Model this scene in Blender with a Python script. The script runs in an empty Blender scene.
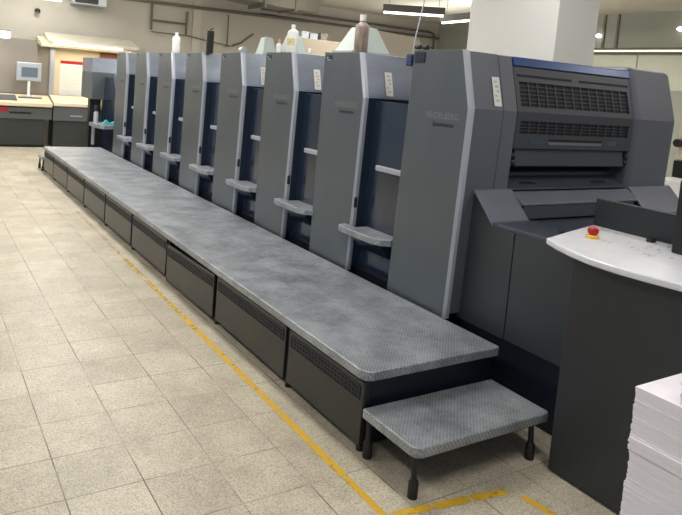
import bpy, bmesh, math, random
from mathutils import Vector, Matrix
random.seed(7)
SC = bpy.context.scene
COL = SC.collection

# ------------------------------------------------------------------ helpers
def lin(c):
    c = c / 255.0
    return c / 12.92 if c <= 0.04045 else ((c + 0.055) / 1.055) ** 2.4
def rgb(r, g, b): return (lin(r), lin(g), lin(b), 1.0)

def mat(name, col, rough=0.5, metal=0.0, noise=0.0, nscale=8.0, bump=0.0, bscale=60.0, spec=0.5,
        emit=None, estr=0.0, coat=0.0, stretch=None):
    m = bpy.data.materials.new(name); m.use_nodes = True
    nt = m.node_tree; b = nt.nodes['Principled BSDF']
    b.inputs['Base Color'].default_value = col
    b.inputs['Roughness'].default_value = rough
    b.inputs['Metallic'].default_value = metal
    b.inputs['Specular IOR Level'].default_value = spec
    b.inputs['Coat Weight'].default_value = coat
    if emit: b.inputs['Emission Color'].default_value = emit; b.inputs['Emission Strength'].default_value = estr
    tc = nt.nodes.new('ShaderNodeTexCoord'); src = tc.outputs['Object']
    if stretch:
        mp = nt.nodes.new('ShaderNodeMapping'); mp.inputs['Scale'].default_value = stretch
        nt.links.new(src, mp.inputs[0]); src = mp.outputs[0]
    if noise > 0:
        n = nt.nodes.new('ShaderNodeTexNoise'); n.inputs['Scale'].default_value = nscale; n.inputs['Detail'].default_value = 5
        nt.links.new(src, n.inputs['Vector'])
        r = nt.nodes.new('ShaderNodeValToRGB')
        r.color_ramp.elements[0].position = 0.3; r.color_ramp.elements[1].position = 0.7
        lo = tuple(max(0, c * (1 - noise)) for c in col[:3]) + (1,)
        hi = tuple(min(1, c * (1 + noise)) for c in col[:3]) + (1,)
        r.color_ramp.elements[0].color = lo; r.color_ramp.elements[1].color = hi
        nt.links.new(n.outputs['Fac'], r.inputs[0]); nt.links.new(r.outputs[0], b.inputs['Base Color'])
    if bump > 0:
        n2 = nt.nodes.new('ShaderNodeTexNoise'); n2.inputs['Scale'].default_value = bscale; n2.inputs['Detail'].default_value = 3
        nt.links.new(src, n2.inputs['Vector'])
        bp = nt.nodes.new('ShaderNodeBump'); bp.inputs['Strength'].default_value = bump; bp.inputs['Distance'].default_value = 0.004
        nt.links.new(n2.outputs['Fac'], bp.inputs['Height']); nt.links.new(bp.outputs[0], b.inputs['Normal'])
    return m

def math_node(nt, op, a, b=None, c=None):
    n = nt.nodes.new('ShaderNodeMath'); n.operation = op
    for i, v in enumerate((a, b, c)):
        if v is None: continue
        if isinstance(v, (int, float)): n.inputs[i].default_value = v
        else: nt.links.new(v, n.inputs[i])
    return n.outputs[0]

def box(bm, x0, x1, y0, y1, z0, z1):
    vs = [bm.verts.new(p) for p in ((x0,y0,z0),(x1,y0,z0),(x1,y1,z0),(x0,y1,z0),(x0,y0,z1),(x1,y0,z1),(x1,y1,z1),(x0,y1,z1))]
    for f in ((0,3,2,1),(4,5,6,7),(0,1,5,4),(1,2,6,5),(2,3,7,6),(3,0,4,7)): bm.faces.new([vs[i] for i in f])
def hexa(bm, a, b):
    """two matching polygons joined into a solid"""
    va = [bm.verts.new(p) for p in a]; vb = [bm.verts.new(p) for p in b]; n = len(a)
    bm.faces.new(va[::-1]); bm.faces.new(vb)
    for i in range(n): bm.faces.new((va[i], va[(i+1) % n], vb[(i+1) % n], vb[i]))
def prism_x(bm, poly, x0, x1): hexa(bm, [(x0, y, z) for y, z in poly], [(x1, y, z) for y, z in poly])
def prism_z(bm, poly, z0, z1): hexa(bm, [(x, y, z0) for x, y in poly], [(x, y, z1) for x, y in poly])
def prism_y(bm, poly, y0, y1): hexa(bm, [(x, y0, z) for x, z in poly], [(x, y1, z) for x, z in poly])
def lathe(bm, prof, c=(0,0,0), n=20, sx=1.0, sy=1.0):
    rings = []
    for r, z in prof:
        rings.append([bm.verts.new((c[0] + sx*r*math.cos(2*math.pi*i/n), c[1] + sy*r*math.sin(2*math.pi*i/n), c[2] + z)) for i in range(n)])
    for a, b in zip(rings, rings[1:]):
        for i in range(n): bm.faces.new((a[i], a[(i+1) % n], b[(i+1) % n], b[i]))
    bm.faces.new(rings[0][::-1]); bm.faces.new(rings[-1])
def tube(bm, pts, r, n=8, r1=None):
    pts = [Vector(p) for p in pts]; rings = []
    for k, p in enumerate(pts):
        d = (pts[min(k+1, len(pts)-1)] - pts[max(k-1, 0)]).normalized()
        u = d.cross(Vector((0,0,1)) if abs(d.z) < 0.9 else Vector((1,0,0))).normalized(); v = d.cross(u)
        rr = r if r1 is None else r + (r1 - r) * k / (len(pts) - 1)
        rings.append([bm.verts.new(p + u*rr*math.cos(2*math.pi*i/n) + v*rr*math.sin(2*math.pi*i/n)) for i in range(n)])
    for a, b in zip(rings, rings[1:]):
        for i in range(n): bm.faces.new((a[i], a[(i+1) % n], b[(i+1) % n], b[i]))
    bm.faces.new(rings[0][::-1]); bm.faces.new(rings[-1])

def obj(name, bm, m, parent=None, bevel=0.0, seg=2, smooth=False, loc=None):
    bmesh.ops.recalc_face_normals(bm, faces=bm.faces)
    me = bpy.data.meshes.new(name); bm.to_mesh(me); bm.free()
    me.materials.append(m)
    if smooth:
        for p in me.polygons: p.use_smooth = True
        try: me.set_sharp_from_angle(angle=math.radians(40))
        except Exception: pass
    o = bpy.data.objects.new(name, me); COL.objects.link(o)
    if parent: o.parent = parent
    if loc: o.location = loc
    if bevel > 0:
        b = o.modifiers.new('bevel', 'BEVEL'); b.width = bevel; b.segments = seg; b.limit_method = 'ANGLE'; b.angle_limit = math.radians(30)
    return o
def B(): return bmesh.new()
def bx(name, m, parent, *c, bevel=0.0, seg=2):
    b = B(); box(b, *c); return obj(name, b, m, parent, bevel, seg)
def tag(o, label=None, cat=None, group=None, kind=None):
    if label: o['label'] = label
    if cat: o['category'] = cat
    if group: o['group'] = group
    if kind: o['kind'] = kind
    return o
def thing(name, loc, label, cat, group=None, rz=0.0):
    o = bpy.data.objects.new(name, None); COL.objects.link(o); o.location = loc; o.rotation_euler = (0,0,rz)
    o.empty_display_size = 0.1
    return tag(o, label, cat, group)
def struct(o): o['kind'] = 'structure'; return o
def copy_tree(o, parent=None, skip=()):
    c = o.copy(); COL.objects.link(c)
    if parent: c.parent = parent
    for ch in list(o.children):
        if ch.name.split('.')[0] in skip: continue
        copy_tree(ch, c, skip)
    return c
def text_mesh(name, body, width, height, m, parent, origin, xdir, up, depth=0.002, shear=0.0, bold=0.0):
    cu = bpy.data.curves.new(name, 'FONT'); cu.body = body; cu.size = 1.0; cu.shear = shear; cu.offset = bold
    t = bpy.data.objects.new('tmp', cu); COL.objects.link(t)
    dg = bpy.context.evaluated_depsgraph_get(); dg.update()
    me = bpy.data.meshes.new_from_object(t.evaluated_get(dg))
    bpy.data.objects.remove(t); 
    xs = [v.co.x for v in me.vertices]; ys = [v.co.y for v in me.vertices]
    sx = width / (max(xs) - min(xs)); sy = height / (max(ys) - min(ys)); x0 = min(xs); y0 = min(ys)
    X = Vector(xdir).normalized(); U = Vector(up).normalized(); N = X.cross(U); O = Vector(origin)
    for v in me.vertices:
        v.co = O + X * (v.co.x - x0) * sx + U * (v.co.y - y0) * sy + N * depth
    me.materials.clear(); me.materials.append(m); me.name = name
    o = bpy.data.objects.new(name, me); COL.objects.link(o); o.parent = parent
    return o

# ------------------------------------------------------------------ materials
M = {}
M['panel'] = mat('grey_green_powder_coat', rgb(92,99,104), 0.33, 0.35, 0.05, 3.0, 0.05, 300)
M['strip'] = mat('pale_edge_highlight', rgb(172,178,190), 0.25, 0.2)  # chamfer highlight put into the paler edge colour
M['cover'] = mat('blue_grey_cover', rgb(122,130,144), 0.3, 0.25, 0.10, 4.0, stretch=(1,1,3))
M['deliv'] = mat('slate_cover', rgb(90,93,103), 0.45, 0.15, 0.04, 3.0)
M['guard'] = mat('dark_navy_guard', rgb(34,46,64), 0.16, 0.0, 0.12, 3.0, coat=0.4)
M['base'] = mat('navy_black_base', rgb(20,25,40), 0.45)
M['black'] = mat('black_plastic', rgb(18,19,22), 0.45)
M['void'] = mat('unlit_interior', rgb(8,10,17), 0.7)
M['cab'] = mat('charcoal_cabinet', rgb(57,63,66), 0.42, 0.1, 0.06, 2.5, 0.05, 250)
M['console'] = mat('charcoal_console', rgb(42,46,48), 0.5, 0.0, 0.05, 3.0)
M['rim'] = mat('blue_grey_rim', rgb(106,111,126), 0.28, 0.2, 0.05, 4)
M['rimdark'] = mat('dark_grey_deck', rgb(70,75,88), 0.3, 0.2, 0.05, 4)
M['bluelid'] = mat('blue_lid', rgb(44,74,128), 0.25, 0.1)
M['skirt'] = mat('skirt_panel', rgb(55,58,60), 0.3, 0.4, 0.12, 2.0)
M['bar'] = mat('grille_bar', rgb(60,62,69), 0.4, 0.2)
M['lgrey'] = mat('light_grey_metal', rgb(176,182,190), 0.35, 0.3)
M['desk'] = mat('white_worktop', rgb(215,217,224), 0.3, 0.0, 0.05, 9.0)
M['mark'] = mat('printed_grey_marks', rgb(172,172,180), 0.5)
M['patch'] = mat('faded_label', rgb(206,196,150), .6, 0, .2, 40)
M['mid'] = mat('mid_grey_metal', rgb(116,118,120), .4, .3)
M['navyb'] = mat('navy_connector', rgb(40,56,98), .35)
M['cdark'] = mat('dark_upstand', rgb(32,38,42), .5)
M['red'] = mat('red_plastic', rgb(176,26,34), 0.3)
M['yellow'] = mat('yellow_ring', rgb(226,178,40), 0.4)
M['paper'] = mat('paper_edges', rgb(238,234,244), 0.7, 0, 0.03, 3.0, stretch=(2,2,60))
M['wood'] = mat('pallet_wood', rgb(150,118,82), 0.7, 0, 0.2, 8)
M['white'] = mat('white_plastic', rgb(226,226,224), 0.4)
M['label'] = mat('label_paper', rgb(214,214,206), 0.6)
M['ink'] = mat('dark_ink', rgb(32,36,46), 0.6)
M['textl'] = mat('pale_lettering', rgb(122,129,130), 0.5)
M['textd'] = mat('navy_lettering', rgb(22,26,48), 0.5)
M['badge'] = mat('badge_navy', rgb(22,28,40), 0.35)
M['brown'] = mat('residue_bottle', rgb(138,126,114), 0.45, 0, 0.5, 18, stretch=(1,1,0.4))
M['hood'] = mat('pale_green_hood', rgb(176,188,184), 0.45)
M['tan'] = mat('tan_hood', rgb(150,140,124), 0.6)
M['teal'] = mat('teal_cloth', rgb(70,160,165), 0.8, 0, 0.2, 20)
M['cream'] = mat('cream_board', rgb(222,208,180), 0.6)
M['creamtop'] = mat('cream_desktop', rgb(214,202,172), 0.45)
M['orange'] = mat('warm_wood_end', rgb(186,150,104), 0.5)
M['screen'] = mat('monitor_screen', rgb(96,110,120), 0.2)
M['fdesk'] = mat('grey_desk_front', rgb(86,90,92), 0.5)
M['fdark'] = mat('dark_desk_front', rgb(48,52,52), 0.5)
M['pipe'] = mat('grey_brown_pipe', rgb(96,90,80), 0.5)
M['duct'] = mat('dull_duct', rgb(112,108,98), 0.6, 0.0, 0.06, 2)
M['lamp'] = mat('lit_tube', rgb(255,255,250), 0.4, emit=(1,0.98,0.92,1), estr=5.0)
M['lampw'] = mat('lit_warm_tube', rgb(255,240,210), 0.4, emit=(1,0.85,0.6,1), estr=3.0)
M['house'] = mat('lamp_housing', rgb(84,80,72), 0.5)
M['wall'] = mat('grey_wall_paint', rgb(176,172,162), 0.8, 0, 0.04, 0.8)
M['wallr'] = mat('green_grey_wall', rgb(152,156,146), 0.7, 0, 0.04, 0.8)
M['wallp'] = mat('pale_wall_panel', rgb(196,198,184), 0.6, 0, 0.03, 1.2)
M['ceil'] = mat('ceiling_paint', rgb(186,182,172), 0.85, 0, 0.05, 0.7)
M['column'] = mat('column_paint', rgb(208,208,206), 0.7, 0, 0.02, 1.0)
M['beige'] = mat('beige_machine', rgb(196,188,170), 0.5)
M['maroon'] = mat('brown_rack', rgb(120,72,58), 0.6)

def tread_mat(name, lo, hi, k):
    m = bpy.data.materials.new(name); m.use_nodes = True
    nt = m.node_tree; b = nt.nodes['Principled BSDF']
    tc = nt.nodes.new('ShaderNodeTexCoord'); sp = nt.nodes.new('ShaderNodeSeparateXYZ')
    nt.links.new(tc.outputs['Object'], sp.inputs[0]); x, y = sp.outputs[0], sp.outputs[1]
    x = math_node(nt, 'ADD', x, math_node(nt, 'MULTIPLY', sp.outputs[2], 0.7)); u = math_node(nt, 'ADD', x, y); v = math_node(nt, 'SUBTRACT', x, y)
    a = math_node(nt, 'SINE', math_node(nt, 'MULTIPLY', u, k)); c = math_node(nt, 'SINE', math_node(nt, 'MULTIPLY', v, k))
    h = math_node(nt, 'ABSOLUTE', math_node(nt, 'MULTIPLY', a, c))
    h = math_node(nt, 'POWER', h, 2.0)
    n = nt.nodes.new('ShaderNodeTexNoise'); n.inputs['Scale'].default_value = 3.5; n.inputs['Detail'].default_value = 7
    n.inputs['Roughness'].default_value = 0.7
    nt.links.new(tc.outputs['Object'], n.inputs['Vector'])
    f = nt.nodes.new('ShaderNodeTexNoise'); f.inputs['Scale'].default_value = 130; f.inputs['Detail'].default_value = 2
    nt.links.new(tc.outputs['Object'], f.inputs['Vector'])
    s = math_node(nt, 'ADD', math_node(nt, 'MULTIPLY', h, 0.16), math_node(nt, 'MULTIPLY', n.outputs[0], 0.75))
    s = math_node(nt, 'ADD', s, math_node(nt, 'MULTIPLY', f.outputs[0], 0.5))
    r = nt.nodes.new('ShaderNodeValToRGB'); r.color_ramp.elements[0].position = 0.42; r.color_ramp.elements[1].position = 1.0
    r.color_ramp.elements[0].color = lo; r.color_ramp.elements[1].color = hi
    nt.links.new(s, r.inputs[0]); nt.links.new(r.outputs[0], b.inputs['Base Color'])
    b.inputs['Metallic'].default_value = 0.4; b.inputs['Roughness'].default_value = 0.36
    bp = nt.nodes.new('ShaderNodeBump'); bp.inputs['Strength'].default_value = 0.5; bp.inputs['Distance'].default_value = 0.003
    nt.links.new(h, bp.inputs['Height']); nt.links.new(bp.outputs[0], b.inputs['Normal'])
    return m
M['tread'] = tread_mat('worn_tread_plate', rgb(80,86,92), rgb(204,211,219), 125)

def floor_mat():
    m = bpy.data.materials.new('terrazzo_tiles'); m.use_nodes = True
    nt = m.node_tree; b = nt.nodes['Principled BSDF']; L = nt.links.new
    tc = nt.nodes.new('ShaderNodeTexCoord'); sp = nt.nodes.new('ShaderNodeSeparateXYZ'); L(tc.outputs['Object'], sp.inputs[0])
    x, y = sp.outputs[0], sp.outputs[1]
    # joints wander slightly
    wn = nt.nodes.new('ShaderNodeTexNoise'); wn.inputs['Scale'].default_value = 1.7; L(tc.outputs['Object'], wn.inputs['Vector'])
    wob = math_node(nt, 'MULTIPLY', math_node(nt, 'SUBTRACT', wn.outputs[0], 0.5), 0.006)
    def joint(c, off, size, half):
        t = math_node(nt, 'DIVIDE', math_node(nt, 'ADD', math_node(nt, 'SUBTRACT', c, off), wob), size)
        fr = math_node(nt, 'FRACT', t); d = math_node(nt, 'ABSOLUTE', math_node(nt, 'SUBTRACT', fr, 0.5))
        return math_node(nt, 'GREATER_THAN', d, 0.5 - half / size), math_node(nt, 'FLOOR', t)
    jx, ix = joint(x, -0.79 - 0.39*40, 0.39, 0.0034); jy, iy = joint(y, 0.18 - 0.37*40, 0.37, 0.0028)
    # joints are filled and faint in places
    pn = nt.nodes.new('ShaderNodeTexNoise'); pn.inputs['Scale'].default_value = 2.3; pn.inputs['Detail'].default_value = 2; L(tc.outputs['Object'], pn.inputs['Vector'])
    pr = nt.nodes.new('ShaderNodeMapRange'); pr.inputs[1].default_value = 0.42; pr.inputs[2].default_value = 0.58; L(pn.outputs[0], pr.inputs[0])
    jm = math_node(nt, 'MAXIMUM', math_node(nt, 'MULTIPLY', jx, 0.95), math_node(nt, 'MULTIPLY', jy, 0.85))
    jm = math_node(nt, 'MULTIPLY', jm, math_node(nt, 'ADD', math_node(nt, 'MULTIPLY', pr.outputs[0], 0.7), 0.25))
    # chips
    vo = nt.nodes.new('ShaderNodeTexVoronoi'); vo.inputs['Scale'].default_value = 190; L(tc.outputs['Object'], vo.inputs['Vector'])
    cr = nt.nodes.new('ShaderNodeValToRGB')
    cr.color_ramp.elements[0].position = 0.0; cr.color_ramp.elements[0].color = rgb(150,142,126)
    cr.color_ramp.elements[1].position = 1.0; cr.color_ramp.elements[1].color = rgb(206,199,182)
    e = cr.color_ramp.elements.new(0.4); e.color = rgb(186,178,159)
    se = nt.nodes.new('ShaderNodeSeparateColor'); L(vo.outputs['Color'], se.inputs[0]); L(se.outputs[0], cr.inputs[0])
    # cloudy wear
    n = nt.nodes.new('ShaderNodeTexNoise'); n.inputs['Scale'].default_value = 2.2; n.inputs['Detail'].default_value = 8; n.inputs['Roughness'].default_value = 0.65
    L(tc.outputs['Object'], n.inputs['Vector'])
    nr = nt.nodes.new('ShaderNodeValToRGB'); nr.color_ramp.elements[0].position = 0.32; nr.color_ramp.elements[1].position = 0.68
    nr.color_ramp.elements[0].color = (0.74,0.73,0.72,1); nr.color_ramp.elements[1].color = (1.12,1.12,1.12,1); L(n.outputs[0], nr.inputs[0])
    mx = nt.nodes.new('ShaderNodeMix'); mx.data_type = 'RGBA'; mx.blend_type = 'MULTIPLY'; mx.inputs[0].default_value = 1.0
    L(cr.outputs[0], mx.inputs[6]); L(nr.outputs[0], mx.inputs[7])
    # each tile a little different
    cb = nt.nodes.new('ShaderNodeCombineXYZ'); L(ix, cb.inputs[0]); L(iy, cb.inputs[1])
    wh = nt.nodes.new('ShaderNodeTexWhiteNoise'); L(cb.outputs[0], wh.inputs['Vector'])
    tv = math_node(nt, 'ADD', math_node(nt, 'MULTIPLY', wh.outputs[0], 0.12), 0.94)
    vm = nt.nodes.new('ShaderNodeVectorMath'); vm.operation = 'SCALE'; L(mx.outputs[2], vm.inputs[0]); L(tv, vm.inputs['Scale'])
    m2 = nt.nodes.new('ShaderNodeMix'); m2.data_type = 'RGBA'; L(jm, m2.inputs[0]); L(vm.outputs[0], m2.inputs[6]); m2.inputs[7].default_value = rgb(78,72,62)
    L(m2.outputs[2], b.inputs['Base Color'])
    rr = nt.nodes.new('ShaderNodeMapRange'); rr.inputs[3].default_value = 0.28; rr.inputs[4].default_value = 0.5; L(n.outputs[0], rr.inputs[0])
    L(rr.outputs[0], b.inputs['Roughness'])
    bp = nt.nodes.new('ShaderNodeBump'); bp.inputs['Strength'].default_value = 0.25; bp.inputs['Distance'].default_value = 0.002
    L(math_node(nt, 'SUBTRACT', se.outputs[0], math_node(nt, 'MULTIPLY', jm, 3.0)), bp.inputs['Height']); L(bp.outputs[0], b.inputs['Normal'])
    return m
M['floor'] = floor_mat()

def worn_yellow():
    m = bpy.data.materials.new('worn_yellow_paint'); m.use_nodes = True
    nt = m.node_tree; b = nt.nodes['Principled BSDF']; L = nt.links.new
    b.inputs['Base Color'].default_value = rgb(206,166,48); b.inputs['Roughness'].default_value = 0.55
    tc = nt.nodes.new('ShaderNodeTexCoord'); n = nt.nodes.new('ShaderNodeTexNoise'); n.inputs['Scale'].default_value = 26; n.inputs['Detail'].default_value = 6
    L(tc.outputs['Object'], n.inputs['Vector'])
    n2 = nt.nodes.new('ShaderNodeTexNoise'); n2.inputs['Scale'].default_value = 3.0; L(tc.outputs['Object'], n2.inputs['Vector'])
    sp = nt.nodes.new('ShaderNodeSeparateXYZ'); L(tc.outputs['Object'], sp.inputs[0])
    # the far stretch is trodden away more than the near one
    far = nt.nodes.new('ShaderNodeMapRange'); far.inputs[1].default_value = 0.2; far.inputs[2].default_value = 3.8; far.inputs[3].default_value = 0.0; far.inputs[4].default_value = 0.26; L(sp.outputs[1], far.inputs[0])
    s = math_node(nt, 'ADD', math_node(nt, 'ADD', math_node(nt, 'MULTIPLY', n.outputs[0], 0.6), math_node(nt, 'MULTIPLY', n2.outputs[0], 0.4)), far.outputs[0])
    r = nt.nodes.new('ShaderNodeMapRange'); r.inputs[1].default_value = 0.54; r.inputs[2].default_value = 0.74; r.inputs[3].default_value = 1.0; r.inputs[4].default_value = 0.1
    L(s, r.inputs[0]); L(r.outputs[0], b.inputs['Alpha'])
    return m
M['yline'] = worn_yellow()

# ------------------------------------------------------------------ camera
C = Vector((-2.2632, -3.9591, 2.0968)); yaw, pit, roll, fpx, ppx, ppy = 0.529412, 0.091737, 0.077842, 647.785, 285.953, 141.631
Fv = Vector((math.sin(yaw)*math.cos(pit), math.cos(yaw)*math.cos(pit), -math.sin(pit)))
Rv = Vector((math.cos(yaw), -math.sin(yaw), 0)); Uv = Rv.cross(Fv)
R2 = Rv*math.cos(roll) + Uv*math.sin(roll); U2 = -Rv*math.sin(roll) + Uv*math.cos(roll)
cam = bpy.data.cameras.new('camera'); camo = bpy.data.objects.new('camera', cam); COL.objects.link(camo)
mw = Matrix((R2, U2, -Fv)).transposed().to_4x4(); mw.translation = C; camo.matrix_world = mw
cam.sensor_fit = 'HORIZONTAL'; cam.sensor_width = 36.0; cam.lens = fpx / 682 * 36
cam.shift_x = (341 - ppx) / 682; cam.shift_y = (ppy - 257.5) / 682; cam.clip_start = 0.05
SC.camera = camo

# ------------------------------------------------------------------ room
CH = 4.6; WX = 14.2; WY = 13.9
b = B(); box(b, -7, WX, -7, WY, -0.12, 0.0); struct(obj('floor', b, M['floor']))
b = B(); box(b, -7, WX + .2, WY, WY + .2, 0, CH); struct(obj('wall_back', b, M['wall']))
b = B(); box(b, WX, WX + .2, -7, WY, 0, CH); struct(obj('wall_right', b, M['wallr']))
b = B(); box(b, -7, WX + .2, -7, WY + .2, CH, CH + .15); struct(obj('ceiling', b, M['ceil']))
struct(bx('column', M['column'], None, 4.5, 5.27, 1.325, 2.78, 0, CH, bevel=.01))
# right wall: pale panels under the light strip, upright joints
b = B()
for y0 in (-1.2, 1.3, 3.8, 6.3): box(b, WX - .02, WX, y0 + .02, y0 + 2.48, 2.62, 3.5)
struct(obj('trim_1', b, M['wallp']))
b = B()
for y in (7.35, 6.95, 4.9, 2.4): box(b, WX - .05, WX, y - .03, y + .03, 3.7, CH)
struct(obj('trim_2', b, M['duct']))
# back wall pilaster
struct(bx('trim_3', M['ceil'], None, 4.75, 5.0, WY - .05, WY, 0, CH))

# ------------------------------------------------------------------ walkway platform
ZP = 0.492; YN = -1.19; YF = 9.15; XI = 1.095
plat = thing('walkway_platform', (0.5, 4, 0), 'long raised tread-plate walkway running beside the row of printing units', 'platform')
def pl(name, bm, m, parent=plat, **k):
    o = obj(name, bm, m, None, **k); return o
def par(o, p):
    o.parent = p; 
    base = p
    off = Vector((0,0,0))
    while base: off += base.location; base = base.parent
    o.location = -off
    return o
b = B()
rc = 0.06
poly = [(0, YF), (0, YN + rc), (rc*.3, YN + rc*.3), (rc, YN), (XI - .02, YN), (XI, YN + .02), (XI, YF)]
prism_z(b, poly, ZP - .058, ZP)
par(obj('deck_plate', b, M['tread'], None, .008, 3), plat)
div = [YN] + [-0.30 + 1.2137*i for i in range(8)] + [YF]
for i in range(9):
    y0, y1 = div[i] + .025, div[i+1] - .025
    
    b = B(); box(b, .012, .032, y0, y1, .05, ZP - .068)
    p = par(obj('skirt_panel', b, M['skirt'], None, .003), plat)
    b = B(); gz0, gz1 = .312, .39
    ga, gb = y0 + .03, y1 - .03
    box(b, .009, .0125, ga, gb, gz0, gz1)
    g = obj('vent_backing', b, M['void'], None); g.parent = p
    b = B()
    n = max(6, int((gb - ga) / .036)); st = (gb - ga) / n
    for k in range(n + 1): box(b, .005, .0095, ga + k*st - .003, ga + k*st + .003, gz0, gz1)
    for k in range(4): z = gz0 + (gz1 - gz0)*k/3; box(b, .005, .0095, ga, gb, z - .003, z + .003)
    g = obj('vent_grille', b, M['bar'], None); g.parent = p
    if i == 2:      # this skirt panel hangs askew
        p.rotation_euler = (0, 0, 0)
        T = Vector((0, y0, .05)); R = Matrix.Rotation(math.radians(-1.6), 4, 'X')
        mw = Matrix.Translation(T) @ R @ Matrix.Translation(-T)
        p.matrix_local = Matrix.Translation(-Vector(plat.location)) @ Matrix.Translation((-.006, 0, -.004)) @ mw
for y in [YN + .055] + div[1:-1] + [YF - .03]:
    b = B(); box(b, .03, .07, y - .018, y + .018, .03, ZP - .06)
    l = par(obj('support_leg', b, M['black'], None), plat)
    b = B(); lathe(b, [(.026, 0), (.026, .03), (.016, .04)], (.05, y, 0), 12)
    f = obj('rubber_foot', b, M['black'], None); f.parent = l
b = B(); box(b, .09, XI - .02, YN + .06, YN + .075, .02, ZP - .06)
par(obj('end_panel', b, M['base'], None), plat)
b = B(); box(b, .12, XI - .02, YN + .085, YF - .04, .04, ZP - .07)
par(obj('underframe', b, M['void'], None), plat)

# step bench
def step_bench(loc, label, w=1.04, d=.46):
    t = thing('step_bench', loc, label, 'step', 'tread-plate steps at the walkway ends')
    b = B(); r = .05
    pts = [(r*.3, r*.3), (r, 0), (w - .02, 0), (w, .02), (w, d), (0, d), (0, r)]
    prism_z(b, pts, .222, .278); obj('step_plate', b, M['tread'], t, .008, 3)
    for x, y in ((.03, .03), (.03, d - .04), (w - .11, .03), (w - .11, d - .04)):
        b = B(); tube(b, [(x + .01, y + .02, .225), (x, y, .09)], .016, 10)
        lathe(b, [(.027, 0), (.027, .085), (.018, .1)], (x, y, 0), 14)
        obj('leg', b, M['black'], t, smooth=True)
    b = B(); box(b, .06, w - .06, .03, d - .03, .2, .221); obj('frame', b, M['black'], t)
    return t
step_bench((.01, -1.635, 0), 'low tread-plate step with four black legs in front of the near platform end')
step_bench((-.02, YF + .04, 0), 'small low step just showing past the far left end of the walkway')

# ------------------------------------------------------------------ printing units
X0 = 1.127; ZK = 2.012; ZT = 2.405; YB, YK, YT = -.628, -.672, -.565
def yp(z):
    return YK + (z - ZK) * (YT - YK) / (ZT - ZK) if z >= ZK else YK + (ZK - z) * (YB - YK) / (ZK - .5)
def side_panel(t, i0=False):
    c = .019; f0, f1, dt = (.03, -.035, .018) if i0 else (0, 0, 0)
    b = B(); prism_x(b, [(f0, .47), (YB + c, .47), (YK + c, ZK), (YT + c, ZT + dt), (f1, ZT + dt)], 0, .05)
    obj('side_panel', b, M['panel'], t, .003)
    b = B(); hexa(b, [(0, YB + c, .47), (.018, YB, .47), (.05, YB, .47), (.05, YB + c, .47)],
                     [(0, YK + c, ZK), (.018, YK, ZK), (.05, YK, ZK), (.05, YK + c, ZK)])
    hexa(b, [(0, YK + c, ZK), (.018, YK, ZK), (.05, YK, ZK), (.05, YK + c, ZK)],
            [(0, YT + c, ZT + dt), (.018, YT, ZT + dt), (.05, YT, ZT + dt), (.05, YT + c, ZT + dt)])
    obj('edge_strip', b, M['strip'], t)
    # lettering and badge on the side panel
    text_mesh('lettering', 'HEIDELBERG', .34, .046, M['textl'], t, (0, -.235, 1.915), (0, -1, 0), (0, 0, 1), .0015)
    text_mesh('model_lettering', 'Speedmaster', .235, .046, M['textd'], t, (0, -.31, 1.848), (0, -1, 0), (0, 0, 1), .0015, shear=.2, bold=.025)
    if i0: return
    b = B(); box(b, -.004, 0, -.125, -.03, 2.325, 2.375); bd = obj('badge', b, M['badge'], t)
    b = B(); box(b, -.006, -.004, -.12, -.05, 2.327, 2.336); box(b, -.006, -.004, -.07, -.045, 2.345, 2.36); obj('badge_print', b, M['lgrey'], bd)

def rot_strip(b, x0, x1, za, zb, off, th=.004):
    """thin slab lying on the slanted near face, between heights za and zb"""
    hexa(b, [(x0, yp(za) - off, za), (x1, yp(za) - off, za), (x1, yp(za) - off + th, za), (x0, yp(za) - off + th, za)],
            [(x0, yp(zb) - off, zb), (x1, yp(zb) - off, zb), (x1, yp(zb) - off + th, zb), (x0, yp(zb) - off + th, zb)])

def sticker(t, x0, x1, z0, z1):
    b = B(); rot_strip(b, x0, x1, z0, z1, .003, .002); s = obj('warning_label', b, M['label'], t)
    b = B()
    for k, (u0, u1) in enumerate(((.3,.7),(.2,.5),(.5,.8),(.3,.75),(.25,.6))):
        za = z0 + (z1 - z0) * (.16 + k * .16); rot_strip(b, x0 + (x1-x0)*u0, x0 + (x1-x0)*u1, za, za + (z1-z0)*.07, .0045, .001)
    obj('label_print', b, M['mark'], s)

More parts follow.
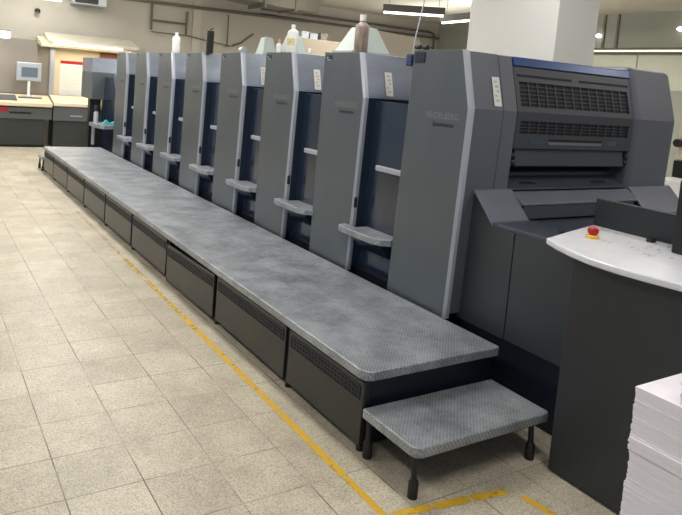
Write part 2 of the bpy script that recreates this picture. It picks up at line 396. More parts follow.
def printing_unit(y, label):
    t = thing('printing_unit', (X0, y, 0), label, 'machine', 'row of printing units along the walkway')
    side_panel(t)
    b = B(); prism_x(b, [(-.02, ZK), (YK + .004, ZK), (YT + .004, ZT - .003), (-.02, ZT - .003)], .05, 1.85)
    obj('upper_cover', b, M['cover'], t, .004)
    b = B(); prism_x(b, [(-.02, .5), (YB + .004, .5), (YK + .004, ZK), (-.02, ZK)], .05, 1.85)
    obj('lower_body', b, M['guard'], t)
    b = B(); box(b, .1, 1.85, -1.195, -.005, 0, .5); obj('machine_base', b, M['base'], t)
    # recessed guard door closing the gap on the near side of this unit
    b = B(); box(b, .125, .16, -1.195, YB + .03, .5, 1.995); d = obj('guard_door', b, M['guard'], t, .003)
    b = B(); box(b, .085, .125, -1.19, YK - .13, 1.40, 1.445); obj('door_ledge', b, M['lgrey'], d, .006)
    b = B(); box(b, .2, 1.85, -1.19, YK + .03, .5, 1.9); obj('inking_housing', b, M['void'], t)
    # foot plate
    P = [(-.095, -.585), (-.11, -.64), (-.112, -.80), (-.11, -1.08), (-.07, -1.16), (.0, -1.197), (.122, -1.197), (.122, -.715), (-.001, -.715), (-.003, -.55)]
    b = B(); prism_z(b, P, .832, .885); fp = obj('foot_plate', b, M['tread'], t, .005)
    b = B(); prism_y(b, [(-.06, .84), (.122, .84), (.122, .7), (.06, .7)], -1.12, -.72); obj('bracket', b, M['guard'], fp)
    b = B(); lathe(b, [(.012, 0), (.018, .01), (.018, .09), (.012, .1)], (.03, YB - .012, 1.04), 10, 1, .6); obj('latch', b, M['black'], t, smooth=True)
    sticker(t, .245, .325, 2.04, 2.25)
    return t
UL = ['printing unit next to the big delivery end, with a brownish bottle standing on it',
      'second printing unit from the delivery end, with the tall white bottle standing on it',
      'third printing unit from the delivery end, with a small white cup on its top',
      'printing unit with the black cylinder standing on its top',
      'printing unit below the slim white bottle, fifth from the delivery end',
      'second printing unit from the far end of the row, bare top',
      'farthest printing unit, beside the grey feeder at the far end']
u1 = printing_unit(1.2 + .03, UL[0]); units = [u1]
for i in range(2, 8):
    skip = () if i <= 3 else ('warning_label',)
    c = copy_tree(u1, None, skip); c.location = (X0, 1.2*i + .01, 0); c['label'] = UL[i-1]; units.append(c)

# ------------------------------------------------------------------ delivery end
dl = thing('delivery_unit', (X0, 0, 0), 'largest unit at the near end with blue lid and black vent grilles', 'machine')
side_panel(dl, True)
def dz(name, bm, m, **k): return obj(name, bm, m, dl, **k)
def prof_prism(b, x0, x1, za, zb, inset, back):
    pts = [(yp(za) + inset, za)]
    if za < ZK < zb: pts.append((yp(ZK) + inset, ZK))
    pts += [(yp(zb) + inset, zb), (back, zb), (back, za)]
    prism_x(b, pts, x0, x1)
XA, XB, XC = .495, 1.96, 2.60        # local: opening from XA to XB, far cover to XC
b = B(); prof_prism(b, .05, .345, .5, ZT + .014, .004, -.02); dz('tower_cover', b, M['deliv'], bevel=.004)
b = B(); prof_prism(b, .35, XA, .5, ZT + .012, .004, -.02); dz('tower_cover', b, M['deliv'], bevel=.006)
b = B(); prof_prism(b, XB, XC - .03, 1.0, ZT + .05, -.012, -.02)
dz('far_tower_cover', b, M['deliv'], bevel=.055, seg=5)
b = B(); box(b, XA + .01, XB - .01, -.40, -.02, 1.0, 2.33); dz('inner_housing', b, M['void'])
b = B(); box(b, .2, XC, -.6, -.005, 0, .5); dz('machine_base', b, M['base'])
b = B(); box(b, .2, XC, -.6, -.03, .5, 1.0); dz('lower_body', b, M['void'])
# blue lid
b = B(); prism_x(b, [(yp(2.352) - .004, 2.352), (yp(2.42) - .004, 2.418), (-.3, 2.44), (-.05, 2.44), (-.05, 2.352)], XA + .008, XB - .008)
dz('blue_lid', b, M['bluelid'], bevel=.006)
# grille panel pieces
b = B(); xa, xb = XA + .012, XB - .012
def gp(x0, x1, z0, z1, ins=.012, th=.02):
    if z0 < ZK < z1: gp(x0, x1, z0, ZK, ins, th); gp(x0, x1, ZK, z1, ins, th); return
    rot_strip(b, x0, x1, z0, z1, -ins, th)
rows_u = (2.05, 2.235); rows_l = (1.845, 1.945); gx0, gx1 = xa + .045, xb - .045
gp(xa, xb, 1.735, rows_l[0]); gp(xa, gx0, rows_l[0], rows_l[1]); gp(gx1, xb, rows_l[0], rows_l[1])
gp(xa, xb, rows_l[1], rows_u[0]); gp(xa, gx0, rows_u[0], rows_u[1]); gp(gx1, xb, rows_u[0], rows_u[1]); gp(xa, xb, rows_u[1], 2.348)
fl = dz('front_panel', b, M['bar'])
b = B(); rot_strip(b, gx0, gx1, rows_u[0], rows_u[1], -.026, .004); rot_strip(b, gx0, gx1, rows_l[0], rows_l[1], -.026, .004)
o = obj('grille_backing', b, M['void'], fl)
def grille(z0, z1, nr, nc):
    b = B()
    for k in range(nc + 1): x = gx0 + (gx1 - gx0)*k/nc; rot_strip(b, x - .005, x + .005, z0, z1, -.016, .004)
    for k in range(nr + 1): z = z0 + (z1 - z0)*k/nr; rot_strip(b, gx0, gx1, z - .0028, z + .0028, -.018, .004)
    obj('vent_grille', b, M['bar'], fl)
grille(*rows_u, 6, 13); grille(*rows_l, 4, 13)
b = B(); mid = (gx0 + gx1)/2
for sx0, sx1, sz0, sz1 in ((gx0 - .02, mid - .05, 2.272, 2.29), (mid + .04, gx1 + .02, 2.272, 2.29), (mid - .33, mid + .33, 1.795, 1.812)):
    b = B(); rot_strip(b, sx0, sx1, sz0, sz1, -.0105, .003); obj('slot', b, M['void'], fl)
b = B(); rot_strip(b, mid - .33, mid + .33, 1.77, 1.79, -.0095, .004); obj('slot_lip', b, M['mid'], fl)
for xx in (mid - .47, mid + .47):
    b = B(); hexa(b, [(xx + .075*math.cos(a)*1.0, yp(1.79) + .0105, 1.79 + .022*math.sin(a)) for a in [k*math.pi/8 for k in range(16)]],
                     [(xx + .075*math.cos(a)*1.0, yp(1.79) + .014, 1.79 + .022*math.sin(a)) for a in [k*math.pi/8 for k in range(16)]])
    obj('grip_recess', b, M['guard'], fl)
# flap, hinge knobs, sheet opening with rollers and sheet table
b = B(); prism_x(b, [(-.625, 1.73), (-.645, 1.60), (-.625, 1.595), (-.60, 1.73)], XA + .06, XB - .05); dz('flap', b, M['bar'], bevel=.004)
for xx in (XA + .03, XB - .03):
    b = B()
    for zz in (1.68, 1.63): tube(b, [(xx - .018, -.63, zz), (xx + .018, -.63, zz)], .022, 12)
    dz('hinge_knob', b, M['black'], smooth=True)
b = B()
for zz, yy, rr in ((1.52, -.50, .03),): tube(b, [(XA + .012, yy, zz), (XB - .012, yy, zz)], rr, 14)
dz('roller', b, M['bar'], smooth=True)
b = B(); prism_x(b, [(-.42, 1.54), (-.655, 1.432), (-.655, 1.42), (-.42, 1.42)], XA + .012, XB - .012); st = dz('sheet_table', b, M['rimdark'])
b = B()
for xx in (XA + .28, XB - .3): hexa(b, [(xx - .1, -.61, 1.4535), (xx + .1, -.61, 1.4535), (xx + .08, -.58, 1.467), (xx - .08, -.58, 1.467)],
     [(xx - .1, -.61, 1.457), (xx + .1, -.61, 1.457), (xx + .08, -.58, 1.4705), (xx - .08, -.58, 1.4705)])
obj('table_slot', b, M['void'], st)
# sill and drawer
b = B(); prism_x(b, [(-.58, 1.408), (-.67, 1.408), (-.77, 1.335), (-.77, 1.32), (-.58, 1.32)], XA + .04, XB + .02); dz('sill', b, M['rim'], bevel=.005)
b = B(); box(b, XA + .07, XB - .02, -.762, -.6, 1.215, 1.32); dz('drawer', b, M['rimdark'], bevel=.004)
# slanted arms beside the sheet table
def arm(x0, x1, nm):
    b = B(); prism_x(b, [(-.60, 1.40), (-.675, 1.395), (-.86, 1.20), (-.86, 1.235), (-.845, 1.24), (-.665, 1.43), (-.60, 1.435)], x0, x1); dz(nm, b, M['rim'], bevel=.008)
arm(.138, XA + .035, 'slanted_arm'); arm(XB + .03, XC + .02, 'slanted_arm')
b = B(); prism_z(b, [(.153, -.85), (.153, -1.72), (.26, -1.72), (.42, -1.2), (.58, -.85)], 1.20, 1.232); dz('rim_top', b, M['rimdark'], bevel=.006)
b = B(); box(b, .35, XC, -1.3, -.62, 1.0, 1.2); dz('deck', b, M['rimdark'])
b = B(); box(b, .168, .7, -1.72, -.64, 0.0, .46); dz('plinth', b, M['base'])
b = B(); prism_x(b, [(-.60, .46), (-1.043, .46), (-1.043, 1.2), (-.86, 1.2), (-.675, 1.395), (-.60, 1.40)], .153, .42); dz('cabinet_panel', b, M['cab'], bevel=.003)
b = B(); box(b, .153, .60, -1.72, -1.051, .46, 1.2); dz('cabinet_panel', b, M['cab'], bevel=.003)
b = B(); prism_x(b, [(-.60, 1.0), (-.84, 1.0), (-.84, 1.2), (-.66, 1.39), (-.60, 1.39)], XB + .05, XC); dz('far_arm_body', b, M['cab'])
sticker(dl, .25, .325, 2.04, 2.25)
b = B(); box(b, -.006, .0, -.165, -.05, 2.325, 2.405); bd = obj('badge', b, M['badge'], dl)
b = B(); box(b, -.008, -.006, -.15, -.12, 2.36, 2.372); box(b, -.008, -.006, -.13, -.10, 2.345, 2.352); obj('badge_print', b, M['bluelid'], bd)
b = B(); tube(b, [(.03, -.02, 2.447), (.03, -.07, 2.447)], .018, 10); tube(b, [(.03, -.11, 2.442), (.03, -.15, 2.442)], .02, 10); tube(b, [(.03, 0, 2.442), (.03, -.2, 2.442)], .008, 8)
dz('hose_fitting', b, M['black'], smooth=True)
b = B(); box(b, .06, .15, .06, .13, 2.30, 2.395); bb = dz('blue_connector', b, M['navyb'], bevel=.01)
b = B(); box(b, .08, .13, .0, .07, 2.0, 2.30); dz('connector_post', b, M['cover'])

# ------------------------------------------------------------------ operator console
cn = thing('operator_console', (1.4, -2.2, 0), 'charcoal console with sloping white control desk at the right of the delivery end', 'console')
def cz(name, bm, m, parent=cn, **k):
    o = obj(name, bm, m, None, **k); return par(o, parent)
b = B(); box(b, .945, 1.85, -3.1, -1.73, .012, 1.262); cz('body', b, M['console'], bevel=.006)
b = B(); box(b, .965, 1.85, -3.1, -1.75, 0, .012); cz('plinth', b, M['black'])
P = [(1.01, -1.497), (1.37, -1.395), (1.74, -1.295), (1.78, -1.35), (1.78, -3.1), (1.02, -3.1), (.95, -2.75), (.885, -2.4), (.845, -2.2), (.83, -2.05), (.84, -1.9), (.88, -1.76), (.94, -1.62)]
b = B(); prism_z(b, P, 1.262, 1.3); dt = cz('desk_top', b, M['desk'], bevel=.01, seg=3)
b = B(); prism_z(b, [(1.73, -1.305), (1.77, -1.305), (1.77, -1.93), (1.73, -1.93)], 1.301, 1.485); cz('upstand', b, M['cdark'], bevel=.004)
b = B(); box(b, 1.50, 1.86, -2.6, -1.95, 1.301, 1.72); cz('monitor_housing', b, M['black'], bevel=.01)
b = B(); lathe(b, [(.038, 0), (.038, .012), (.03, .02)], (1.335, -1.573, 1.3), 20); es = cz('emergency_stop', b, M['yellow'], smooth=True); es['label'] = 'yellow ring of the stop button'
b = B(); lathe(b, [(.022, .012), (.022, .026), (.03, .03), (.032, .05), (.026, .062), (.012, .068)], (1.335, -1.573, 1.3), 20); o = obj('red_button', b, M['red'], es, smooth=True)
b = B(); box(b, 1.635, 1.68, -1.765, -1.725, 1.3, 1.325); cz('black_switch', b, M['black'], bevel=.003)
b = B(); rnd = random.Random(3)
for k in range(26):
    x = 1.25 + rnd.random()*.42; y = -1.5 - rnd.random()*.5 - (1.67 - x)*.1
    if abs(x - 1.335) < .07 and abs(y + 1.573) < .06: continue
    b = B(); box(b, x, x + .02 + .03*rnd.random(), y - .008, y, 1.3002, 1.3012); cz('printed_legend', b, M['mark'])

# ------------------------------------------------------------------ paper piles
def paper(x0, x1, y0, y1, z0, z1, label, seed, wob=.004):
    r = random.Random(seed); b = B(); n = max(3, int((z1 - z0)/.011)); h = (z1 - z0)/n; dx = 0
    for k in range(n):
        dx = dx*.7 + r.uniform(-wob, wob); dy = r.uniform(-.003, .003)
        box(b, x0 + dx, x1 + dx, y0 + dy, y1 + dy, z0 + k*h, z0 + (k+1)*h - (.0004 if k < n-1 else 0))
    o = obj('paper_stack', b, M['paper'], None); return tag(o, label, 'paper stack', 'white paper piles beside the console')
PX, PY = .485, -2.42
pal = thing('pallet', (PX + .2, PY - .3, 0), 'wooden pallet carrying the white paper pile in the bottom right corner', 'pallet')
for k in range(4): b = B(); y = PY - .02 - k*.19; box(b, PX, PX + .43, y - .1, y, .09, .11); par(obj('deck_board', b, M['wood'], None), pal)
for k in range(3): b = B(); x = PX + .01 + k*.17; box(b, x, x + .07, PY - .69, PY - .02, 0, .09); par(obj('stringer', b, M['wood'], None), pal)
paper(PX + .012, PX + .43, PY - .68, PY, .11, .465, 'lowest lift of white paper, at the bottom of the pile beside the console', 1)
paper(PX + .016, PX + .43, PY - .68, PY - .004, .465, .62, 'middle lift of white paper in the pile, under the slight ledge', 2)
b_ = paper(PX, PX + .43, PY - .70, PY - .004, .62, .902, 'top lift of the white paper pile, its flat top showing', 3)
paper(PX + .02, PX + .42, PY - .9, PY - .178, .903, 1.13, 'short white ream on top of the paper pile at the right picture edge', 4, .001)

# ------------------------------------------------------------------ bottles on top of the units
def bottle(name, x, y, prof, m, label, capprof, capm, cat='bottle', n=20, lab=None, sy=1.0):
    t = thing(name, (x, y, ZT), label, cat)
    b = B(); lathe(b, prof, n=n, sy=sy); obj('body', b, m, t, smooth=True)
    if capprof: b = B(); lathe(b, capprof, n=n); obj('cap', b, capm, t, smooth=True)
    if lab:
        b = B(); z0, z1, r, lm = lab; b2 = [(r, z0), (r, z1)]
        a0 = math.radians(150); k = 8; A = []; Bp = []
        for i in range(k + 1):
            a = a0 + math.radians(110)*i/k; A.append((r*math.cos(a), r*math.sin(a)*sy)); Bp.append(((r+.0015)*math.cos(a), (r+.0015)*math.sin(a)*sy))
        prism_z(b, A + Bp[::-1], z0, z1); obj('label_patch', b, lm, t)
    return t
bp_ = lambda r, h, nk, hn: [(r*.96, 0), (r, .01), (r, h*.7), (r*.9, h*.78), (nk, h*.86), (nk, h*hn)]
bottle('solvent_bottle', 1.22, .80, bp_(.062, .32, .024, .92), M['brown'], 'brownish streaked solvent bottle with pale shoulders on the unit nearest the delivery end', [(.028, .285), (.028, .34)], M['white'])
bottle('spray_bottle', 1.22, 2.02, bp_(.06, .29, .02, .92), M['white'], 'tall white bottle with a coloured label on the second printing unit', [(.022, .262), (.022, .298)], M['white'], lab=(.08, .15, .0608, M['patch']))
bottle('small_bottle', 1.22, 2.30, bp_(.032, .12, .014, .95), M['white'], 'small white bottle with orange cap behind the tall white bottle', [(.018, .11), (.014, .145)], M['orange'])
bottle('plastic_bottle', 1.22, 5.52, bp_(.06, .3, .024, .9), M['white'], 'slim white bottle standing on the fifth printing unit', [(.026, .27), (.026, .31)], M['white'])
t = thing('black_canister', (1.22, 4.22, ZT), 'black ribbed cylinder with a small top valve on the fourth printing unit', 'canister')
b = B(); pr = [(.05, 0)]
for k in range(9): pr += [(.052, .015 + k*.03), (.048, .03 + k*.03)]
lathe(b, pr + [(.05, .29), (.044, .295)], n=20); obj('body', b, M['black'], t, smooth=True)
b = B(); tube(b, [(0, 0, .29), (0, 0, .315), (.02, -.03, .33)], .008, 8); obj('valve', b, M['black'], t, smooth=True)
t = thing('paper_cup', (1.22, 3.22, ZT), 'small white cup lying on the third printing unit', 'cup')
b = B(); tube(b, [(0, -.05, .04), (0, .05, .04)], .036, 14, .028); obj('cup_body', b, M['white'], t, smooth=True)
b = B(); tube(b, [(0, -.055, .04), (0, -.05, .04)], .038, 14); obj('rim', b, M['lgrey'], t)
b = B(); lathe(b, [(.014, 0), (.014, .04), (.008, .05)], (1.22, 1.66, ZT), 12); tag(obj('bottle_cap', b, M['white'], smooth=True), 'tiny white cap standing alone on the second printing unit', 'cap')

# hoods
def frustum(name, x0, x1, y0, y1, z0, z1, ix, iy, m, label, cat):
    b = B(); hexa(b, [(x0,y0,z0),(x1,y0,z0),(x1,y1,z0),(x0,y1,z0)], [(x0+ix,y0+iy,z1),(x1-ix,y0+iy,z1),(x1-ix,y1-iy,z1),(x0+ix,y1-iy,z1)])
    t = thing(name, ((x0+x1)/2, (y0+y1)/2, z0), label, cat)
    par(obj('hood_shell', b, m, None, .006), t)
    b = B(); box(b, x0 - .01, x1 + .01, y0 - .01, y1 + .01, z0 - .0, z0 + .02); par(obj('base_flange', b, M['lgrey'], None), t)
    b = B(); box(b, x0 + ix + .03, x1 - ix - .03, y0 + iy + .03, y1 - iy - .03, z1, z1 + .012); par(obj('top_cap', b, M['lgrey'], None), t)
frustum('dryer_hood', 1.19, 1.64, .88, 1.19, ZT, ZT + .25, .13, .08, M['hood'], 'wide pale green sloped hood behind the brownish bottle', 'hood')
frustum('dryer_hood', 1.26, 1.50, 2.16, 2.38, ZT, ZT + .2, .05, .06, M['hood'], 'narrow pale green hood behind the tall white bottle', 'hood')
frustum('dryer_hood', 1.50, 1.70, 3.2, 3.42, ZT, ZT + .22, .04, .06, M['hood'], 'smallest pale hood, left of the tall white bottle', 'hood')
# ------------------------------------------------------------------ floor marking
def strip(b, x0, y0, x1, y1, w, n, gap=.012):
    d = Vector((x1-x0, y1-y0)); L_ = d.length; d.normalize(); nrm = Vector((-d.y, d.x)) * (w/2); r = random.Random(int(x0*100+n))
    for k in range(n):
        a = Vector((x0, y0)) + d*(L_*k/n + gap); c = Vector((x0, y0)) + d*(L_*(k+1)/n - gap)
        j = nrm * r.uniform(.85, 1.1)
        vs = [b.verts.new((p.x, p.y, .0015)) for p in (a - j, c - j, c + j, a + j)]; b.faces.new(vs)
b = B(); strip(b, -.19, -1.68, -.14, 5.5, .048, 20, .006)
tag(obj('floor_line', b, M['yline']), 'long worn yellow line along the floor beside the walkway', 'floor marking', 'yellow floor lines')
b = B(); strip(b, -.15, -1.675, .56, -1.775, .05, 3, .008)
tag(obj('floor_line', b, M['yline']), 'yellow line crossing the floor in front of the low step', 'floor marking', 'yellow floor lines')
b = B(); strip(b, .60, -1.83, .66, -2.25, .045, 1)
tag(obj('floor_line', b, M['yline']), 'short yellow dash beside the console foot', 'floor marking', 'yellow floor lines')

# ------------------------------------------------------------------ feeder at the far end
fd = thing('feeder_unit', (1.3, 10.4, 0), 'boxy grey feeder at the far end of the press, hanging over a dark post', 'machine')
def fz(name, b, m, **k): return par(obj(name, b, m, None, **k), fd)
b = B(); box(b, 1.13, 1.62, 10.3, 11.3, 1.40, 1.985); fz('hopper', b, M['panel'], bevel=.01)
b = B(); prism_x(b, [(10.3, 1.985), (11.3, 1.985), (11.3, 2.30), (10.38, 2.30)], 1.13, 1.95); fz('upper_cover', b, M['cover'], bevel=.01)
b = B(); box(b, 1.13, 1.36, 10.4, 10.6, .3, 1.40); fz('post', b, M['black'])
b = B(); box(b, 1.40, 2.6, 9.35, 10.9, 0, 1.9); fz('pile_housing', b, M['guard'])
b = B(); prism_y(b, [(1.47, 1.2), (1.50, 1.98), (1.32, 1.98)], 9.31, 9.35); fz('side_plate', b, M['cover'])
b = B(); box(b, 1.12, 1.4, 9.4, 10.6, 0, .3); fz('base', b, M['base'])
b = B(); prism_z(b, [(1.0, 9.85), (1.0, 9.3), (1.1, 9.05), (1.6, 9.05), (1.6, 9.345), (1.395, 9.345), (1.395, 9.9), (1.1, 9.9)], .87, .945); fz('foot_plate', b, M['tread'])
b = B(); box(b, 1.02, 1.07, 9.62, 9.68, .49, .90); fz('plate_bracket', b, M['lgrey'])
t = thing('dark_topped_bottle', (1.09, 9.66, .945), 'small grey bottle with dark top on the far foot plate', 'bottle')
b = B(); lathe(b, [(.05, 0), (.05, .2), (.03, .24)], n=16); obj('body', b, M['lgrey'], t, smooth=True)
b = B(); lathe(b, [(.04, .24), (.04, .36)], n=16); obj('cap', b, M['ink'], t)
b = B(); prism_y(b, [(-.14, 0), (.14, 0), (.16, .09), (.03, .035), (-.06, .1)], -.05, .05)
t = tag(obj('cleaning_cloth', b, M['teal'], loc=(1.26, 9.27, .946)), 'crumpled teal cloth lying on the far foot plate', 'cloth')

# ------------------------------------------------------------------ control desk and viewing board on the far left
cd = thing('control_desk', (0, 13.3, 0), 'dark grey control desk with cream sloping top at the far left', 'desk')
def kz(name, b, m, **k): return par(obj(name, b, m, None, **k), cd)
def slab(x0, x1, y0, z0, y1, z1, th):
    b = B(); prism_x(b, [(y0, z0), (y1, z1), (y1, z1 - th), (y0, z0 - th)], x0, x1); return b
b = B(); box(b, -3.2, .66, 12.95, 13.55, .06, .70); kz('cabinet', b, M['fdark'])
b = B(); box(b, -3.2, .80, 12.92, 13.6, .70, .985); dw = kz('drawer', b, M['fdesk'], bevel=.01)
b = B(); box(b, -.18, .32, 12.905, 12.92, .83, .87); o = obj('handle', b, M['black']); par(o, dw)
b = B(); box(b, -.5, -.16 - .05, 12.908, 12.92, .88, .97); o = obj('red_sticker', b, M['red']); par(o, dw); o['label'] = 'red sticker'
kz('cream_top', slab(-3.2, .80, 12.85, 1.10, 13.54, 1.275, .09), M['creamtop'], bevel=.01)
b = B(); prism_x(b, [(12.98, 1.137), (13.4, 1.243), (13.4, 1.255), (12.98, 1.149)], -1.2, .0); kz('dark_panel', b, M['fdesk'])
b = B(); prism_x(b, [(13.2, 1.19), (13.27, 1.208), (13.27, 1.23), (13.2, 1.21)], .05, .6); kz('keyboard', b, M['fdesk'])
b = B(); box(b, -3.2, .66, 13.0, 13.5, 0, .06); kz('plinth', b, M['black'])
c2 = thing('drawer_cabinet', (1.3, 13.3, 0), 'dark grey cabinet with light drawer band under the poster board', 'cabinet')
def cz2(name, b, m, **k): return par(obj(name, b, m, None, **k), c2)
b = B(); box(b, .86, 2.2, 12.96, 13.6, .0, .68); cz2('cabinet', b, M['fdark'])
b = B(); box(b, .84, 2.2, 12.93, 13.6, .68, 1.03); dq = cz2('drawer', b, M['fdesk'], bevel=.008)
b = B(); box(b, 1.25, 1.55, 12.92, 12.93, .80, .83); par(obj('handle', b, M['lgrey']), dq)
cz2('cream_top', slab(.84, 2.2, 12.9, 1.13, 13.54, 1.295, .08), M['cream'], bevel=.008)
mo = thing('monitor', (.29, 13.33, 1.24), 'small pale monitor on a stand on the far control desk', 'monitor')
def mz(name, b, m, **k): return par(obj(name, b, m, None, **k), mo)
b = B(); box(b, .0, .58, 13.3, 13.38, 1.62, 2.08); mz('bezel', b, M['lgrey'], bevel=.02)
b = B(); box(b, .11, .49, 13.294, 13.30, 1.72, 1.96); mz('screen', b, M['screen'])
b = B(); tube(b, [(.30, 13.35, 1.25), (.30, 13.35, 1.65)], .035, 12); box(b, .2, .4, 13.28, 13.45, 1.235, 1.26); mz('stand', b, M['white'])
M['screenw'] = mat('drab_screen', rgb(134,128,120), .7, 0, .08, .9)
struct(bx('trim_4', M['screenw'], None, -4.5, .82, 13.62, 13.66, 1.28, 2.66))
M['refl'] = mat('grey_reflector', rgb(188,184,172), .6)
vb = thing('viewing_board', (2, 13.7, 0), 'cream lit viewing board with canopy light behind the far cabinet', 'board')
def vz(name, b, m, **k): return par(obj(name, b, m, None, **k), vb)
b = B(); box(b, .93, 3.3, 13.70, 13.75, 1.25, 2.6); vz('back_board', b, M['cream'])
b = B(); box(b, .82, .93, 13.55, 13.75, 1.22, 2.55); vz('side_post', b, M['lgrey'])
b = B(); prism_x(b, [(12.98, 2.50), (12.98, 2.58), (13.75, 2.78), (13.75, 2.6)], .50, 2.75); vz('canopy', b, M['creamtop'], bevel=.01)
b = B(); prism_x(b, [(13.0, 2.60), (13.0, 2.68), (13.72, 2.90), (13.72, 2.78)], .66, 2.95); vz('reflector', b, M['refl'], bevel=.01)
b = B(); tube(b, [(.78, 12.96, 2.585), (2.5, 12.96, 2.60)], .026, 10); vz('lamp_tube', b, M['lampw'], smooth=True)
b = B(); box(b, 2.1, 2.65, 13.62, 13.69, 2.28, 2.48); vz('brown_rack', b, M['maroon'])
po = thing('poster', (1.5, 13.68, 1.7), 'white poster with a red heading on the cream viewing board', 'poster')
b = B(); box(b, 1.10, 1.95, 13.688, 13.699, 1.3, 2.2); par(obj('sheet', b, M['white']), po)
b = B(); box(b, 1.10, 1.95, 13.684, 13.688, 2.12, 2.2); par(obj('red_heading', b, M['red']), po)
b = B()
for k in range(14): z = 2.05 - k*.05; box(b, 1.18, 1.35 + .5*random.random(), 13.6855, 13.688, z, z + .012)
par(obj('printed_lines', b, M['label']), po)

# ------------------------------------------------------------------ pipes, duct, wall fittings
def pipe(name, pts, r, label, cat='pipe', m='pipe', group=None, smooth=True):
    b = B(); tube(b, pts, r, 10); return tag(obj(name, b, M[m], smooth=smooth), label, cat, group)
yw = WY - .1
for k, (pts, r, lab) in enumerate([
    ([(2.6, yw - .05, 4.0), (8.6, yw - .05, 4.05)], .045, 'long dark conduit crossing high on the back wall'),
    ([(3.5, yw, 3.25), (3.5, yw, 3.98)], .035, 'left upright of the pipe frame on the back wall'),
    ([(4.54, yw, 3.22), (4.54, yw, 3.87)], .035, 'right upright of the pipe frame on the back wall'),
    ([(3.53, yw, 3.52), (4.51, yw, 3.52)], .03, 'horizontal pipe joining the two uprights on the back wall'),
    ([(3.5, yw, 3.20), (4.6, yw, 3.20), (5.3, yw, 3.10), (5.95, yw, 3.03)], .016, 'thin cable sagging below the pipe frame'),
    ([(5.85, yw, 3.0), (5.83, yw, 3.94)], .022, 'thin upright pipe right of the pilaster'),
    ([(6.0, yw, 3.04), (6.3, yw, 3.16), (6.68, yw, 3.46)], .028, 'bent pipe rising to the right on the back wall'),
    ([(6.9, yw, 4.25), (13.7, yw, 4.25), (13.9, yw, 4.20), (13.95, yw, 3.6)], .04, 'upper of the paired long pipes, turning down at its right end'),
    ([(6.9, yw, 4.07), (14.15, yw, 4.07)], .04, 'lower of the paired long pipes on the back wall')]):
    pipe('wall_pipe', pts, r, lab, group='pipes and cables on the back wall')
du = thing('ceiling_duct', (6.8, 12.5, 4.3), 'dull square air duct under the ceiling above the far units', 'duct')
b = B(); prism_y(b, [(5.0, 4.32), (6.6, 4.2), (8.0, 4.17), (8.0, CH - .01), (5.0, CH - .01)], 12.3, 13.3); par(obj('duct_body', b, M['duct'], None, .01), du)
for x in (6.2, 7.2): b = B(); box(b, x, x + .06, 12.25, 13.3, 4.12, CH - .01); par(obj('flange', b, M['duct']), du)
bc = thing('storage_cabinet', (6.9, 10.2, 0), 'tall drab cabinet seen over the tops of the units', 'cabinet')
b = B(); box(b, 6.05, 7.6, 10.0, 10.7, 0, 3.22); par(obj('cabinet_body', b, M['tan'], None, .01), bc)
for z in (.9, 1.8, 2.7): b = B(); box(b, 6.1, 7.55, 9.985, 10.0, z - .4, z + .4); par(obj('door', b, M['tan'], None, .004), bc)
for k, (x0, x1, h, m, lab) in enumerate([(6.15, 6.35, .17, 'lgrey', 'pale box at the left on the drab cabinet'), (6.40, 6.62, .14, 'lgrey', 'second pale box on the drab cabinet'), (6.72, 6.92, .18, 'duct', 'dark box at the right on the drab cabinet')]):
    tt = thing('storage_box', ((x0+x1)/2, 10.15, 3.22), lab, 'box', 'boxes on the drab cabinet')
    b = B(); box(b, -(x1-x0)/2, (x1-x0)/2, -.1, .1, 0, h*.8); obj('box_body', b, M[m], tt)
    b = B(); box(b, -(x1-x0)/2 - .008, (x1-x0)/2 + .008, -.108, .108, h*.8, h); obj('lid', b, M[m], tt)
# tan partition cover deeper across the press
tn = thing('extraction_hood', (3.5, 3, 0), 'tan sloped extraction hood behind the pale green hood', 'hood')
b = B(); hexa(b, [(3.02, 2.9, 2.42), (4.1, 2.9, 2.42), (4.1, 3.7, 2.42), (3.02, 3.7, 2.42)], [(3.03, 3.0, 2.87), (3.78, 3.0, 2.84), (3.78, 3.6, 2.84), (3.03, 3.6, 2.87)]); par(obj('hood_shell', b, M['tan']), tn)
b = B()
for x in (3.1, 3.95): tube(b, [(x, 3.3, 0), (x, 3.3, 2.42)], .04, 10)
par(obj('support_post', b, M['pipe']), tn)
# wall box, dome, cord
ac = thing('air_conditioner', (1.7, 13.7, 3.8), 'air conditioner high on the back wall at the top left', 'air conditioner')
b = B(); box(b, 1.3, 2.17, 13.5, 13.9, 3.68, 4.1); par(obj('case', b, M['lgrey'], None, .02), ac)
b = B(); box(b, 1.36, 1.95, 13.49, 13.5, 3.72, 4.05); par(obj('intake', b, M['fdark']), ac)
b = B(); lathe(b, [(.07, 0), (.075, .04), (.055, .08), (.02, .1)], (.5, WY - .12, 3.37), 14); tag(obj('wall_sensor', b, M['black'], smooth=True), 'small black round sensor high on the back wall', 'sensor')
pipe('hanging_cord', [(1.23, .10, 2.402), (1.235, .1, 2.5), (1.27, .1, 2.68), (1.31, .1, 2.9), (1.36, .1, 3.3), (1.40, .1, CH)], .0055, 'pale cord hanging down to the blue connector of the delivery end', 'cord', 'lgrey')

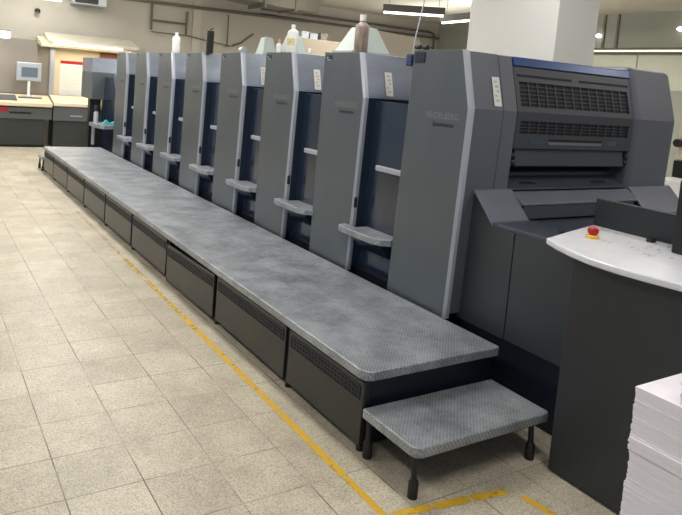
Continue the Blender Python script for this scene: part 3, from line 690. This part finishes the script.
# ------------------------------------------------------------------ luminaires
def luminaire(x0, y0, x1, y1, z, label, w=.12, cables=True, group='hanging tube lights'):
    d = Vector((x1-x0, y1-y0, 0)); L_ = d.length; a = math.atan2(d.y, d.x)
    t = thing('tube_light', ((x0+x1)/2, (y0+y1)/2, z), label, 'light', group, a)
    b = B(); prism_x(b, [(-w/2, 0), (w/2, 0), (w/2*.9, .13), (-w/2*.9, .13)], -L_/2, L_/2); obj('housing', b, M['house'], t)
    b = B(); tube(b, [(-L_/2 + .02, 0, -.02), (L_/2 - .02, 0, -.02)], .02, 10); obj('tube', b, M['lamp'], t, smooth=True)
    if cables:
        b = B()
        for s in (-.4, .4): tube(b, [(L_*s, 0, .13), (L_*s, 0, CH - z - .003)], .005, 6)
        obj('suspension_cable', b, M['pipe'], t)
    return t
luminaire(5.49, 6.03, 6.42, 5.34, 3.58, 'dark-backed hanging tube light nearest the white column, left one')
luminaire(7.23, 6.27, 7.08, 4.9, 3.58, 'bright hanging tube light cut off by the column edge')
wl = thing('edge_lamp', (-.8, 12.45, 2.68), 'bright glowing lamp box at the left picture edge', 'light')
b = B(); box(b, -1.5, -.28, 12.40, 12.5, 2.60, 2.76); par(obj('diffuser', b, M['lamp'], None, .03), wl)
b = B(); box(b, -1.5, -.3, 12.42, 12.5, 2.76, 2.78)
for x in (-1.3, -.6): tube(b, [(x, 12.45, 2.78), (x, 12.45, CH - .003)], .006, 6)
par(obj('housing', b, M['house']), wl)
luminaire(.0, 12.5, .85, 12.5, 3.63, 'lit tube light at the top left edge of the picture')
# light strip on the right wall
M['lampd'] = mat('dim_tube', rgb(240,236,220), .4, emit=(1,.95,.85,1), estr=.8)
ls = thing('wall_light_strip', (WX - .1, 4, 3.62), 'long pale light trough running along the right wall', 'light')
b = B(); box(b, WX - .16, WX, -3, 8.5, 3.56, 3.6); box(b, WX - .02, WX, -3, 8.5, 3.6, 3.7); par(obj('trough', b, M['duct']), ls)
for y0, y1 in ((4.85, 7.5), (-.5, 4.5)):
    b = B(); tube(b, [(WX - .19, y0, 3.60), (WX - .19, y1, 3.60)], .025, 8); par(obj('lamp_tube', b, M['lampd'], None, smooth=True), ls)
for k, (y, z, lab) in enumerate([(7.43, 4.02, 'small glowing lamp reflection on the right wall beside the column'), (5.24, 4.14, 'small glowing lamp reflection near the right picture edge')]):
    b = B(); lathe(b, [(.03, 0), (.075, .03), (.075, .07), (.03, .1)], (WX - .12, y, z - .05), 12); tag(obj('lamp_reflection', b, M['lamp'], smooth=True), lab, 'light', 'small lamp reflections')  # emissive blobs stand in for lamp reflections on the wall

# ------------------------------------------------------------------ equipment behind the far tower
eq = thing('beige_machine', (6.2, .3, 0), 'beige machine with a black dial just visible right of the delivery end', 'machine')
b = B(); box(b, 6.0, 6.9, -.4, .55, 1.5, 2.33); par(obj('head', b, M['beige'], None, .03, 3), eq)
b = B(); box(b, 6.0, 6.9, -.4, .56, 1.28, 1.5); par(obj('lower_band', b, M['black']), eq)
b = B(); box(b, 6.64, 6.88, -.3, .5, 0, 1.28); par(obj('pedestal', b, M['fdesk']), eq)
b = B(); tube(b, [(5.94, .52, 1.72), (6.0, .52, 1.72)], .05, 14); par(obj('dial', b, M['black']), eq)
tbl = thing('side_table', (5.6, .1, 0), 'pale table behind the far tower of the delivery end', 'table')
b = B(); box(b, 5.2, 6.6, -.9, .75, 1.08, 1.12); par(obj('table_top', b, M['white'], None, .005), tbl)
for x, y in ((5.25, -.85), (5.25, .7), (6.0, -.85), (6.0, .7)): b = B(); box(b, x, x + .05, y - .05, y, 0, 1.08); par(obj('leg', b, M['lgrey']), tbl)
tag(bx('paper_ream', M['white'], None, 5.4, 5.9, .05, .5, 1.12, 1.3), 'white paper ream on the pale table behind the far tower', 'paper stack')

# ------------------------------------------------------------------ light
def area(name, x, y, z, sx, sy, p, col=(1, .97, .925), rot=(0,0,0)):
    l = bpy.data.lights.new(name, 'AREA'); l.shape = 'RECTANGLE'; l.size = sx; l.size_y = sy; l.energy = p; l.color = col
    o = bpy.data.objects.new(name, l); COL.objects.link(o); o.location = (x, y, z); o.rotation_euler = rot; return o
for x in (-3.2, .4, 3.4, 7.2, 10.8):
    for y in (-3.0, .8, 4.6, 8.4, 12.0):
        if y > 9 and x > 1: continue
        p = 50 * (.85 if y < -1 else 1.0) * (1.0 if x < 1 else .75) * (1.0 if y < 3 else 1.4 if y < 7 else (1.8 if x < 1 else 2.8))
        area('ceiling_light', x, y, 4.2, .35, 1.6, p)
        area('ceiling_bounce_fill', x, y, 4.28, .35, 1.6, p * .7, rot=(math.pi, 0, 0))  # added upward bounce light that lifts the dark ceiling
for x, y in ((7, 7.5), (7, 10.8), (10.8, 7.5), (10.8, 10.8), (3.2, 11.5)): area('added_upward_fill', x, y, 3.5, .5, 2.0, 42, rot=(math.pi, 0, 0))  # added upward fill without fixtures, brightens ceiling and upper walls
area('board_light', 1.7, 13.3, 2.46, 2.0, .3, 14, (1, .84, .6))
area('board_light', -1.2, 13.3, 2.46, 2.0, .3, 8, (1, .9, .75))
w = bpy.data.worlds.new('world'); SC.world = w; w.use_nodes = True
w.node_tree.nodes['Background'].inputs[0].default_value = (.86, .93, 1, 1); w.node_tree.nodes['Background'].inputs[1].default_value = 0.4
SC.view_settings.view_transform = 'Standard'; SC.view_settings.look = 'None'; SC.view_settings.gamma = 1.0
SC.view_settings.exposure = -0.08
